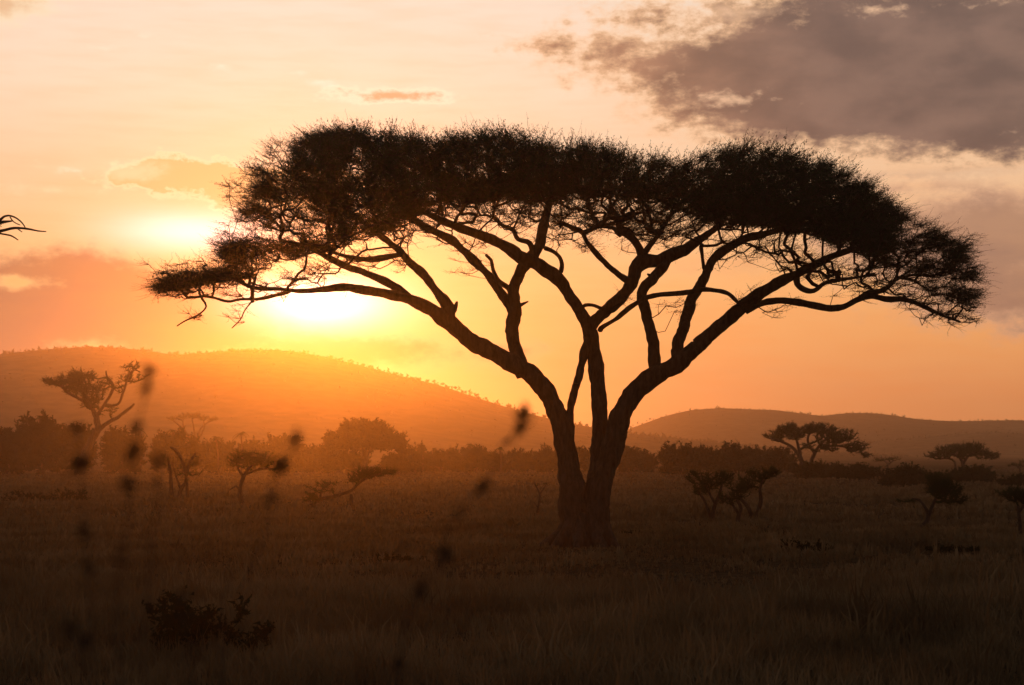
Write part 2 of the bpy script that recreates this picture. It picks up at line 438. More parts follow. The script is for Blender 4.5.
    place(A1, T, .38, .62); place(A2, T, .28, .56, .6); place(A3, T, .28, .55, .65); place(A4, T, .28, .5, .6); place(A5, T2, .35, .6, .8); place(B1, T2, .35, .6); place(W, T2, .3, .5)
    # long bare shoots that stick out along the rim of the crown
    Wk = []
    while len(Wk) < 900:
        q = np.concatenate([A1, A2, A2, A3, A3])[rng.integers(0, len(A1)+2*len(A2)+2*len(A3))]
        px = HX+q[0]/q[1]*F; py = HY-(q[2]-EYE)/q[1]*F
        if py < prof(px, TOP)+24 or px < 250 or px > 900: Wk.append(q)
    Wk = np.array(Wk); TW_ = [spray_template(6, 5, .055, .011, 250+i, .3, 5) for i in range(6)]
    place(Wk, TW_, .4, .75)
    b = br.build('crown_branches', M['twig'], root, base, True)
    c = leaves.build('crown', M['acacia'], root, base)
    t = crown.build('crown_twigs', M['twig'], c, (0, 0, 0)); 
    # sub-part of the crown: express in the same local frame
    co = np.empty(len(t.data.vertices)*3, np.float32); t.data.vertices.foreach_get('co', co)
    co = co.reshape(-1, 3)-base.astype(np.float32); t.data.vertices.foreach_set('co', co.ravel())
build_main()

# ------------------------------------------------------------------ other trees
TS = [spray_template(10, 7, .16, .022, 300+i) for i in range(6)]      # acacia-like
TB = [spray_template(9, 12, .34, .02, 400+i, .7) for i in range(6)]   # broad, leafy
TT = [spray_template(9, 2, .12, .018, 500+i) for i in range(5)]       # nearly bare

def plant(name, label, cat, bx, by, limbs, blobs, group=None, D=None, kind='acacia', mat='acacia', stems=3, gn=.12, tip=.6, trunk_w=5):
    """bx,by: foot as seen; limbs: traced (px,py,w[,dy]); blobs: (px,py,rx,ry,n,size_px[,dy])"""
    if D is None: D = EYE*F/(by-HY)
    base = at(bx, by, D); base[2] = gz(base[0], base[1])
    root = root_at(name, base, label, cat, group)
    k = D/F
    step = max(.05, 3*k)
    al = []
    if not limbs:
        cx = np.mean([b[0] for b in blobs]); 
        for s in range(stems):
            b = blobs[s % len(blobs)]
            limbs = limbs+[[(bx+(s-stems/2)*2, by+1, trunk_w), (bx+(b[0]-bx)*.35+frand(-3, 3), by+(b[1]-by)*.5, trunk_w*.7), (b[0]+frand(-4, 4), b[1]+b[3]*.3, trunk_w*.35)]]
    mb = MB()
    for i, l in enumerate(limbs):
        l = [list(p) for p in l]
        if i == 0 or abs(l[0][1]-by) < 3: l[0][1] += 2.5
        al.append(finish_limb(l, D, step, 7, gn, mb, i+int(bx), .5))
    mb.build('trunk', M['bark'], root, base, True)
    cl = []; sz = []
    for b in blobs:
        px, py, rx, ry, n, s = b[:6]; dy = (b[6] if len(b) > 6 else 0)
        q = rng.normal(size=(n, 3)); q /= np.linalg.norm(q, axis=1)[:, None]; q *= frand(0, 1, n)[:, None]**.45
        for a in q:
            p = at(px+a[0]*rx, py+a[1]*ry, D)
            p[1] += dy+a[2]*rx*k*.75; p[0] *= 1
            p[2] = max(p[2], base[2]+.12)
            cl.append(p); sz.append(s*k*frand(.7, 1.3))
    if cl:
        cl = np.array(cl); sz = np.array(sz)
        net = network(al, cl, tip*k*.5, .2, .1)
        T = {'acacia': TS, 'bush': TB, 'bare': TT}[kind]
        lv = MB()
        for pts, r in net: tube(lv, pts, r, 4, 0, False)
        c0 = cl.mean(0); c0[2] -= .5
        d = cl-c0; d /= np.linalg.norm(d, axis=1)[:, None]+1e-6; d[:, 2] = d[:, 2]*.6+.2
        wh = rng.integers(0, len(T), len(cl))
        for j in range(len(T)):
            s = wh == j
            Rm = orient(d[s], sz[s])
            stamp(lv, T[j][0], cl[s], Rm); stamp(lv, T[j][1], cl[s], Rm)
        lv.build('crown', M[mat], root, base)
    return root

def palm(label, bx, by, top, D, fr=7, group='wild date palms in the far tree line', lean=0):
    D *= .84
    base = at(bx, by, D); base[2] = gz(base[0], base[1])
    root = root_at('wild_date_palm', base, label, 'palm tree', group)
    k = D/F; tp = at(bx+lean, top, D)
    mb = MB(); C = catmull(np.array([[*(base-[0, 0, .3]), .9*k*1.3], [*((base+tp)/2+[.15, 0, 0]), .8*k], [*tp, .8*k]]), .4)
    tube(mb, C[:, :3], C[:, 3], 8, .1); mb.build('trunk', M['bark'], root, base, True)
    lf = MB()
    for i in range(17):
        a = i*2.4; el = frand(-.2, 1.2); L = fr*k*frand(.85, 1.15)
        d = np.array([math.cos(a)*math.cos(el), math.sin(a)*math.cos(el), math.sin(el)])
        pts = [tp+d*L*t+np.array([0, 0, -1])*L*.75*t**2.2 for t in np.linspace(0, 1, 6)]
        tube(lf, pts, np.linspace(.05, .015, 6), 4, 0, True)
        side = np.array([-math.sin(a), math.cos(a), 0])
        for t in np.linspace(.12, .98, 15):
            for s in (-1, 1):
                p = tp+d*L*t+np.array([0, 0, -1])*L*.75*t**2.2
                q = p+side*s*L*.24*(1.15-t)+d*L*.10+np.array([0, 0, -L*.10])
                lf.add([p+d*L*.02, p-d*L*.02, q], [(0, 1, 2)])
    lf.build('crown', M['palm'], root, base)

# the lone tree on the west of the plain
plant('plain_acacia', 'tall acacia with leaning forked trunk and ragged two-lobed crown before the big hill', 'tree', 80, 472,
  [[(79,472,11),(85,455,9),(92,440,8),(98,430,7),(97,418,6),(92,408,4),(82,400,3),(70,394,3),(60,385,2),(48,379,1.5)],
   [(97,431,5),(107,423,4),(118,417,3.5),(127,410,3),(134,404,2)],
   [(97,415,4),(104,405,3,1),(112,392,3,2),(112,383,3,2),(107,377,2,2),(106,371,1.5,2)],
   [(106,405,3),(118,404,2.5,-2),(124,390,2.5,-2),(128,377,2,-2),(134,370,1.5,-2),(140,372,1.5,-2)],
   [(93,410,3),(88,398,2.5,3),(80,387,2,3),(72,379,2,3)]],
  [(62,382,20,4,60,6),(80,377,18,5,70,6),(76,388,14,8,60,6),(92,392,14,10,66,6),(90,405,10,7,22,5),(104,383,9,6,18,4.5),(134,365,9,4,16,4),(128,378,8,6,16,4.5),(118,388,8,6,16,4.5),(142,376,7,4,10,4),(108,410,9,8,16,4.5),(130,371,12,7,12,4)], D=200)

G = 'bushes and trees of the far tree line'
def bush(label, bx, top, w, D=250, by=None, n=None, name='bush', cat='bush', lob=3, size=7, mat='bush', kind='bush'):
    D *= .84
    by = HY+EYE*F/D if by is None else by
    h = by-top; bl = []
    n = n or int(w*h/11)+18
    for i in range(lob):
        t = (i+.5)/lob-.5
        hh = h*(.78+.22*math.cos(t*2.6))*frand(.86, 1.0)
        bl.append((bx+t*w*.8, by-hh*.52, w/lob*.72, hh*.50, max(8, n//lob), size))
    return plant(name, label, cat, bx, by, [], bl, G, D=D, kind=kind, mat=mat, stems=lob, trunk_w=3)

bush('dark tall bush at the western edge, lowest of the three beside the lone acacia', 8, 425, 44, 245, lob=3)
bush('tallest dark thicket west of the lone acacia, with ragged palm-like top', 42, 413, 50, 250, lob=3)
bush('round bush half hidden behind the lone acacia trunk', 78, 424, 34, 262, lob=2)
bush('broad bush just east of the lone acacia, in front of the hill foot', 124, 426, 44, 258, lob=3)
bush('bushy mound under the thin flat-topped tree', 178, 432, 56, 250, lob=4)
bush('low bush between the thin flat-topped tree and the single palm', 222, 439, 30, 262, lob=2)
bush('low bush at the foot of the single palm', 255, 441, 34, 266, lob=2)
bush('square-topped hazy tree east of the single palm', 284, 432, 38, 285, name='broad_tree', cat='tree', lob=3)
bush('low hedge-like bush west of the big domed tree', 318, 446, 34, 262, lob=2)
bush('small upright bush pair east of the big domed tree', 413, 444, 20, 262, lob=2)
bush('long low bush east of the big domed tree', 440, 450, 40, 270, lob=4)
bush('middle bush of the low hedge, topped by spiky fronds', 476, 447, 38, 262, lob=3)
bush('low bush of the hedge, close to the great trunk', 512, 451, 40, 268, lob=3)
bush('bush of the hedge half behind the great trunk on its west side', 548, 450, 36, 264, lob=3)
bush('bush seen between the stems of the great acacia', 592, 446, 36, 262, lob=2)
bush('bush just east of the great trunk', 636, 448, 42, 262, lob=3)
bush('wide dark bush behind the pair of thorn trees', 688, 445, 62, 225, lob=4)
bush('taller round bush behind the eastern thorn trees', 738, 444, 48, 235, lob=3)
bush('rounded bush at the west foot of the twin-crowned acacia', 776, 449, 36, 240, lob=3)
bush('leafy bush directly below the twin-crowned acacia', 818, 462, 48, 195, lob=3)
bush('low bush at the east foot of the twin-crowned acacia', 858, 466, 40, 190, lob=3)
bush('dense dark bush between the two eastern umbrella acacias', 904, 466, 44, 160, by=492, lob=3)
bush('round bush under the small lone umbrella acacia', 974, 469, 42, 175, by=484, lob=3)
bush('dark bush at the eastern edge behind the slender thorn tree', 1019, 478, 30, 150, lob=2)
bush('low dim bush by the eastern umbrella acacia, farther back', 940, 476, 30, 170, lob=2)

bush('low hazy bush under the west side of the big domed tree', 345, 453, 44, 258, lob=3)
bush('low bush under the east edge of the big domed tree', 398, 455, 30, 256, lob=2)
bush('low bush at the back, between the single palm and the domed tree', 300, 450, 44, 262, lob=3)
# big domed tree
plant('domed_tree', 'big broad domed tree with dark dense crown in the sun glow', 'tree', 366, 471,
  [[(366,471,7),(365,460,6),(362,448,5),(352,440,4),(340,436,3)],[(365,458,5),(372,448,4),(386,440,3)],[(364,452,4),(366,438,3),(366,430,2)]],
  [(340,441,17,9,110,6),(356,432,17,10,130,6),(374,433,18,10,130,6),(392,443,15,8,90,6),(330,449,9,6,40,5),(366,444,28,7,120,6),(402,450,6,5,12,5)], G, D=212, kind='bush', mat='bush')
# thin flat-topped acacia in the glow
plant('flat_topped_acacia', 'thin flat-topped acacia with fanned bare branches rising above a bushy mound', 'tree', 196, 466,
  [[(196,468,4),(196,450,3),(188,436,2),(178,424,1.5),(172,420,1)],[(196,448,3),(199,432,2),(208,422,1.2),(214,419,1)],[(196,446,2),(194,430,1.8),(192,419,1)],[(198,440,2),(204,428,1.5),(203,418,1)],[(192,442,2),(184,428,1.5),(183,419,1)]],
  [(178,418,12,2,26,3.5),(193,416,14,2,34,3.5),(209,419,11,2.5,26,3.5)], G, D=290)
# twin-crowned acacia east
plant('twin_crowned_acacia', 'large umbrella acacia with two layered crowns on slanting stems', 'tree', 806, 478,
  [[(806,478,6),(803,466,5),(799,455,4),(790,446,3),(778,440,2.5),(768,438,1.5)],[(805,474,5),(812,460,4,2),(818,447,3,2),(828,438,2.5,2),(842,434,2,2)],[(800,456,3.5),(798,444,3),(795,436,2),(790,428,1.5)],[(815,455,3,2),(808,440,2.5,2),(812,430,2,2)],[(820,446,2.5,2),(840,446,2.5,2),(858,450,2,2)]],
  [(778,436,14,6,90,4),(789,429,14,5,100,4),(797,434,12,6,70,4),(818,429,18,6,130,4),(836,436,21,8,170,4),(856,447,14,6,80,4),(826,446,16,6,46,4),(866,455,7,3,16,3.5),(806,446,5,4,10,3.5)], G, D=165)
# small umbrella acacia east
plant('small_umbrella_acacia', 'small neat umbrella acacia standing alone over a round bush', 'tree', 962, 476,
  [[(962,476,4),(963,466,3.5),(960,458,3),(950,453,2),(938,452,1.5)],[(963,464,3),(968,456,2.5),(978,451,2),(990,452,1.2)],[(955,470,2.5),(955,462,2.2),(948,458,2),(940,459,1.5)]],
  [(938,455,14,3.5,80,3.5),(955,450,20,6,170,3.5),(971,448,17,5.5,140,3.5),(987,455,14,5,90,3.5),(964,455,22,3,60,3.2)], G, D=200)
plant('far_flat_acacia', 'tiny faint flat-topped acacia on the plain beyond, west of the dense dark bush', 'tree', 888, 470,
  [[(888,470,2.5),(888,464,2),(884,460,1.5)],[(888,465,1.8),(894,460,1.2)]], [(880,460,8,1.6,18,3),(892,459,8,1.6,18,3)], G, D=270)
plant('far_flat_acacia', 'pale flat acacia at the eastern edge above the slender thorn tree', 'tree', 1020, 474,
  [[(1020,474,2.5),(1019,467,2),(1012,464,1.5)],[(1019,468,1.8),(1028,463,1.2)]], [(1014,465,9,2.2,24,3),(1028,463,10,2.4,22,3)], G, D=230)

palm('single wild date palm standing clear above the bushes in the glow', 241, 466, 434, 262, 8)
palm('short palm poking from the bushy mound below the thin flat-topped tree', 173, 466, 432, 256, 8)
palm('low palm crown between the mound and the single palm', 218, 466, 438, 258, 7, lean=-2)
palm('palm with spiky fronds in the middle of the low hedge', 470, 466, 446, 262, 8)
palm('small palm west of the spiky hedge palm, close to the domed tree', 422, 466, 448, 262, 6)
palm('palm in the hedge halfway to the great trunk', 500, 466, 449, 262, 6)
palm('palm just east of the great trunk, above the bush', 628, 466, 448, 262, 6)
palm('palm on top of the tallest thicket', 40, 466, 418, 250, 8)
palm('palm beside the broad bush east of the lone acacia', 140, 466, 430, 258, 7)

# thorn trees on the plain
GT = 'small thorn trees scattered on the plain'
plant('thorn_tree', 'nearly bare many-stemmed thorn tree below the thin flat-topped tree', 'thorn tree', 176, 505,
  [[(171,505,5),(172,488,4),(170,470,3),(168,460,1.5)],[(176,505,4),(180,492,4),(186,480,3),(184,465,3),(177,452,2.5),(171,447,2)],[(188,503,4),(187,490,3.5),(186,478,3)],[(186,476,3),(190,462,2),(196,452,1.5)],[(181,490,2.5),(176,476,2),(172,462,1.5)]],
  [(190,466,16,10,22,8),(165,462,10,8,8,7),(184,474,14,9,12,7)], GT, kind='bare')
plant('thorn_tree', 'leafy thorn tree with curved single trunk near the mid-distance palm', 'thorn tree', 244, 509,
  [[(244,509,6),(240,498,5),(241,486,4.5),(244,476,4),(250,468,3),(258,462,2)],[(241,492,2.5),(236,486,2),(230,490,1.5)],[(244,478,3),(238,468,2),(236,458,1.5)],[(246,474,3),(258,470,2.5),(272,468,1.8)]],
  [(246,460,15,10,44,6),(262,459,15,9,40,6),(277,466,11,7,16,5),(236,460,9,8,16,5)], GT, kind='acacia')
plant('thorn_tree', 'wide leaning thorn tree with low slanting limb and flat dark crown', 'thorn tree', 351, 513,
  [[(351,515,4),(352,505,3.5),(351,495,3)],[(310,507,5,.3),(318,500,4,.3),(332,497,3.5,.2),(345,493,3,.1),(352,490,3),(358,484,2.5),(368,477,2.5),(385,473,1.8)],[(320,500,2.5),(322,490,1.5),(330,482,1.2)]],
  [(364,474,14,6,44,6),(382,473,16,5,44,6),(352,480,8,5,14,6),(325,487,18,7,22,6),(312,498,9,6,22,6)], GT, kind='acacia')
plant('thorn_tree', 'dark flat-crowned thorn tree of the pair, nearer the great trunk', 'thorn tree', 712, 525,
  [[(713,525,5),(713,515,4.5),(715,505,4),(719,495,3.5),(722,484,2.5)],[(712,520,3),(708,508,3),(703,498,2.5),(696,490,2)],[(716,505,3),(710,494,2.5),(706,484,2)]],
  [(708,482,17,8,38,6),(722,478,14,8,34,6),(698,490,12,5,20,6),(694,478,10,6,18,6)], GT, kind='acacia')
plant('thorn_tree', 'dark V-stemmed thorn tree of the pair, farther from the great trunk', 'thorn tree', 752, 524,
  [[(753,524,5),(751,515,4.5),(747,506,4),(741,500,3),(736,492,2.5)],[(753,522,5),(758,511,4.5),(761,500,4),(760,488,3),(764,478,2)]],
  [(758,477,16,7,34,6),(772,473,9,5,20,6),(744,486,12,7,34,7)], GT, kind='acacia')
plant('thorn_tree', 'short bushy thorn tree squeezed between the dark pair', 'thorn tree', 738, 527,
  [[(738,527,4.5),(738,517,4),(741,508,3.5),(736,498,3)],[(739,515,3),(732,504,2.5),(727,496,2)]],
  [(735,492,17,9,36,6),(727,500,9,6,16,6)], GT, kind='acacia')
plant('thorn_tree', 'dark crooked thorn tree with forked trunk and drooping crown, east side', 'thorn tree', 922, 533,
  [[(921,533,5.5),(922,527,5),(927,521,4.5),(928,514,4),(924,506,3),(919,500,2.5),(912,499,2)],[(928,518,4),(932,508,3.5),(936,498,2.5)]],
  [(944,490,18,9,80,7),(938,482,12,7,40,7),(956,500,14,5,30,6),(908,501,10,3,10,6)], GT, kind='acacia')
plant('thorn_tree', 'slender dark thorn tree cut by the eastern edge of the view', 'thorn tree', 1019, 541,
  [[(1019,541,4),(1020,530,4),(1019,515,3.5),(1018,506,3)],[(1019,512,3),(1026,504,2.5),(1036,500,2)]],
  [(1024,497,20,6,60,7),(1044,500,16,6,40,7),(1008,492,14,4,20,6)], GT, kind='acacia')
plant('dead_sapling', 'thin bare dead sapling standing just west of the great trunk', 'sapling', 538, 522,
  [[(537,522,2.4),(538,508,2.2),(540,497,2),(538,490,1.6),(534,483,1.2)],[(539,495,1.6),(544,488,1.2),(547,483,1)],[(538,508,1.2),(534,502,.9)]],
  [(540,484,6,3,4,3)], kind='bare')
# tree out of view whose twig reaches in at the upper west corner
plant('neighbouring_acacia', 'acacia beyond the western edge, only a twiggy branch end showing against bright sky', 'tree', -190, 590,
  [[(-190,592,24),(-180,480,20),(-150,380,16),(-110,310,12),(-70,262,8),(-30,236,5),(0,231,3.2),(14,228,2.6),(28,229,2),(38,231,1.4),(46,231.5,1)],
   [(-60,258,6),(-30,230,4),(-6,224,3.5),(5,216,2.2),(14,217,1.8),(22,223,1.4),(26,229,1)],
   [(-40,240,4),(-10,233,2.2),(3,234,1.8),(12,236,1.6),(18,240,1)],
   [(-130,345,10),(-180,280,8),(-240,240,5)],[(-6,224,3),(2,222,3),(12,221,1.5)],[(10,217,1.3),(14,222,1.1),(20,225,1)],[(18,229,1.3),(22,232,.9)],[(-175,450,12),(-240,370,8),(-300,290,5)]],
  [(-80,225,60,18,110,16),(-180,220,90,22,160,16),(-280,245,70,22,90,16),(-8,224,10,6,7,6)], D=30, kind='acacia')

# low shrubs among the grass
GS = 'low shrubs in the grass'
def shrub(label, px, py, w, h, n, dense='bush'):
    h = h*1.15; n = int(n*.8)
    D = EYE*F/(py-HY)
    return plant('low_shrub', label, 'shrub', px, py, [], [(px-w*.2, py-h*.5, w*.32, h*.5, n, h*.22), (px+w*.22, py-h*.42, w*.3, h*.42, n, h*.22)], GS, kind=dense, mat='bush', stems=3, trunk_w=max(1.5, h*.06))
shrub('large dark ragged shrub in the near grass, lower west part', 205, 662, 120, 56, 26)
shrub('wide low shrub in the grass at the western edge', 34, 504, 60, 11, 34)
shrub('small dark shrub south of the lone acacia', 72, 504, 34, 14, 26)
shrub('low shrub below the leafy curved thorn tree', 256, 532, 44, 9, 24)
shrub('low shrub south of the leaning thorn tree', 300, 526, 30, 8, 20)
shrub('broad low shrub southeast of the dark pair of thorn trees', 806, 556, 60, 14, 44)
shrub('flat shrub just below the dark pair of thorn trees', 770, 541, 50, 9, 30)
shrub('low dark shrub south of the crooked eastern thorn tree', 952, 558, 64, 12, 40)
shrub('small shrub beside the foot of the great trunk, east side', 640, 540, 40, 9, 24)
shrub('low shrub in the grass straight below the eastern umbrella acacia', 990, 596, 70, 16, 44)
shrub('low shrub in the grass southwest of the great trunk', 395, 566, 50, 11, 30)
shrub('leafless shrub in the near grass beneath the small umbrella acacia', 880, 640, 90, 24, 44, 'bare')

# ------------------------------------------------------------------ tall weeds close to the camera
GW = 'tall weed stalks with round seed whorls close by'
def weed(label, pts, D, blobs, r=.0014):
    """pts: stem through pixels; the last goes on down to the ground; blobs: (px,py,radius_px)"""
    q = [at(p[0], p[1], D+(p[2] if len(p) > 2 else 0)) for p in pts]
    foot = q[-1]+np.array([frand(-.12, .12), frand(-.05, .1), 0]); foot[2] = gz(foot[0], foot[1])
    root = root_at('weed_stalk', foot, label, 'weed', GW)
    path = q+[q[-1]*.5+foot*.5+np.array([.02, 0, 0]), foot-np.array([0, 0, .05])]
    C = catmull(np.array(path), .03)
    mb = MB(); R = np.linspace(r*.6, r*1.8, len(C)); tube(mb, C, R, 6); mb.build('stem', M['twig'], root, foot, True)
    lv = MB()
    for k in range(4, len(C)-int(len(C)*.45), 5):
        a = frand(0, 6.28); d = np.array([math.cos(a), math.sin(a), frand(-.9, .1)]); L_ = frand(.008, .030); q2 = np.array([-math.sin(a), math.cos(a), .3])*L_*.16
        lv.add([C[k], C[k]+d*L_*.5+q2, C[k]+d*L_*.5-q2, C[k]+d*L_], [(0, 1, 2), (1, 3, 2)])
    lv.build('foliage', M['weed'], root, foot)
    for b in blobs:
        c = at(b[0], b[1], D); j = int(np.argmin(np.linalg.norm(C-c, axis=1))); c = C[j]*.6+c*.4
        rad = b[2]*D/F*.92
        w = MB(); ax = np.array([frand(.6, 1.3), 1.0, frand(.7, 1.45)]); tilt = rng.normal(size=3)*.35
        for k in range(int(frand(22, 40))):
            d = rng.normal(size=3); d /= np.linalg.norm(d); d = d*ax+tilt*d[2]
            sd_ = np.cross(d, rng.normal(size=3)); sd_ /= np.linalg.norm(sd_)
            tube(w, [c+d*rad*.1, c+d*rad*.6+sd_*rad*.08, c+d*rad*frand(.7, 1.2)+sd_*rad*.16], [rad*.06, rad*.12, rad*.02], 4)
        # narrow drooping bracts and withered leaves under the whorl
        for k in range(7):
            a = frand(0, 6.28); d = np.array([math.cos(a), math.sin(a), frand(-1.0, .2)]); L_ = rad*frand(1.2, 2.6); q2 = np.array([-math.sin(a), math.cos(a), 0])*rad*.2
            w.add([c, c+d*L_*.5+q2, c+d*L_*.5-q2, c+d*L_+np.array([0, 0, -rad*.5])], [(0, 1, 2), (1, 3, 2)])
        w.build('seed_whorl', M['weed'], root, foot)

weed('longest arching weed stalk, hung with seed whorls, west of the great trunk',
  [(526,408),(520,424),(508,442),(497,462),(484,484),(468,502),(455,516),(447,530),(444,552),(440,572),(420,590),(405,625),(398,670)], 2.2,
  [(524,414,8),(521,423,10),(508,438,7),(485,484,8),(461,512,5),(444,546,7),(444,560,9),(421,589,9),(398,651,7)])
weed('weed stalk rising highest at the lone acacia, with a whorl beside its crown',
  [(150,366),(147,385),(143,405),(138,425),(135,450),(130,485),(128,520),(124,570),(118,640)], 1.9,
  [(150,373,9),(146,391,7),(136,424,8),(130,450,11),(128,485,10),(123,546,5)])
weed('short weed stalk with dark whorls in front of the lone acacia trunk',
  [(78,425),(79,445),(80,465),(82,500),(84,530),(88,565),(92,610)], 1.9,
  [(78,431,8),(80,465,11),(81,531,8),(88,565,8),(76,640,9)])
weed('weed stalk bearing faint whorls between the lone acacia and the bare thorn tree',
  [(160,458),(158,478),(156,510),(150,550),(146,600),(142,650)], 1.85,
  [(159,464,8),(150,488,7),(150,600,5),(74,634,1)][:3])
weed('weed stalk with three close whorls before the leafy curved thorn tree',
  [(298,436),(292,450),(280,465),(273,480),(271,500),(262,540),(240,600),(220,650)], 2.0,
  [(295,441,8),(290,463,8),(274,468,8),(272,494,9),(186,588,1)][:4])
weed('low weed stalk in the dark grass beside the large leafy shrub',
  [(183,592),(182,610),(186,640),(190,680)], 1.8, [(182,598,8),(186,622,6)])
weed('low weed stalk leaning toward the western edge of the dark grass',
  [(70,624),(76,640),(84,668)], 1.8, [(72,632,10)])

# ------------------------------------------------------------------ ground, hills
def grid_mesh(name, X, Y, Z, mat, **t):
    ny, nx = X.shape; v = np.stack([X, Y, Z], -1).reshape(-1, 3)
    i = np.arange(nx*ny).reshape(ny, nx)
    f = np.stack([i[:-1, :-1], i[:-1, 1:], i[1:, 1:], i[1:, :-1]], -1).reshape(-1, 4)
    mb = MB(); mb.add(v, None, f); o = mb.build(name, mat, smooth=True); tag(o, **t); return o
ys = np.concatenate([np.linspace(-120, 0, 14)[:-1], np.linspace(0, 130, 170)[:-1], np.linspace(130, 420, 80)[:-1], np.geomspace(420, 2100, 60)])
xs = np.concatenate([-np.geomspace(90, 1700, 45)[::-1], np.linspace(-90, 90, 200)[1:-1], np.geomspace(90, 1700, 45)])
X, Y = np.meshgrid(xs, ys)
grid_mesh('ground', X, Y, gz_np(X, Y), M['ground'], kind='structure')

def hill(name, D, prof_px, depth, rough, seed):
    """a long ridge at distance D whose crest runs through the given skyline"""
    px = np.array([p[0] for p in prof_px]); ph = np.array([(HY-p[1])/F*D+EYE for p in prof_px])
    x = np.linspace((px[0]-HX)/F*D, (px[-1]-HX)/F*D, 260); y = np.linspace(-1, 1, 60)
    H = np.interp(x, (px-HX)/F*D, ph)
    ker = np.hanning(11); ker /= ker.sum(); H = np.convolve(np.pad(H, 5, mode='edge'), ker, 'valid')
    X = np.repeat(x[None], 60, 0); Yv = y[:, None]*depth+D
    S = np.where(y[:, None] < 0, (1-np.abs(y[:, None])**1.3), 1-np.abs(y[:, None])**2)
    Z = H[None]*S
    for a in range(60):
        for b in range(260):
            fade = S[a, 0]*(1-S[a, 0])*4
            Z[a, b] += (noise.fractal(Vector((X[a, b]*rough, Yv[a, 0]*rough, seed)), 1, 2, 5))*H[b]*.08*fade
    Z -= 2.0*(1-S)
    Y2 = np.repeat(Yv, 260, 1)
    o = grid_mesh(name, X, Y2, Z, M['hill'], kind='structure')
    return X, Y2, Z
HS = []
HS.append(hill('near_hill', 900, [(-260,400),(-150,380),(-60,362),(0,355),(40,350),(80,347),(115,347),(150,351),(175,355),(205,353),(245,350),(275,350),(300,352),(340,360),(370,368),(410,378),(440,385),(475,397),(500,405),(530,414),(560,421),(600,429),(650,436),(700,441),(760,447),(850,454),(940,458)], 300, .008, 1))
HS.append(hill('far_hill', 1400, [(540,452),(590,440),(620,432),(640,425),(665,416),(690,410),(720,408),(745,409),(775,410),(805,414),(822,416),(845,413),(870,413),(890,415),(915,419),(945,421),(975,421),(1010,420),(1060,422),(1140,430),(1250,440)], 320, .0055, 2))
HS.append(hill('middle_hill', 1080, [(800,452),(860,443),(900,439),(940,436),(985,432),(1024,434),(1080,437),(1180,446),(1300,452)], 185, .007, 3))
# scrub woodland on the slopes: beyond counting
sc = MB(); TW = [spray_template(1, 26, 1.0, .02, 600+i, .9) for i in range(5)]
TW = [(v, f3, None) for _, (v, f3, f4) in TW]
for hi, (X, Y2, Z) in enumerate(HS):
    n = [3600, 1000, 1000][hi]; D = [900, 1400, 1080][hi]
    a = rng.integers(2, 34, n); 
    crest = rng.random(n) < .35; a[crest] = rng.integers(27, 32, crest.sum())
    b = rng.integers(1, 259, n)
    P = np.stack([X[a, b], Y2[a, b], Z[a, b]], -1)+np.stack([frand(-6, 6, n), frand(-6, 6, n), np.zeros(n)], -1)
    keep = P[:, 2] > 1.5; crest = crest[keep]
    P = P[keep]; s = frand(.6, 1.4, len(P))*np.where(rng.random(len(P)) < .08, 1.5, 1)*(D/900)**.8*(1 if hi == 0 else .7)*np.where(crest, 1, .62); P[:, 2] -= s*.3
    wh = rng.integers(0, 5, len(P))
    for k in range(5):
        q = wh == k; c = np.cos(rng.random(q.sum())*6.28)
        Rm = np.eye(3)[None]*s[q][:, None, None]*np.array([1.1, 1.1, .9])[None, None]
        Rm = Rm*1.0
        sgn = np.where(rng.random(q.sum()) < .5, -1, 1); Rm[:, 0, 0] *= sgn
        C = P[q].copy(); C[:, 0] -= s[q]*.4*sgn; C[:, 2] += s[q]*.1
        stamp(sc, TW[k], C, Rm)
o = sc.build('hill_woodland', M['scrub']); tag(o, 'sparse dark scrub woodland dotted over the distant hills', 'woodland', None, 'stuff')

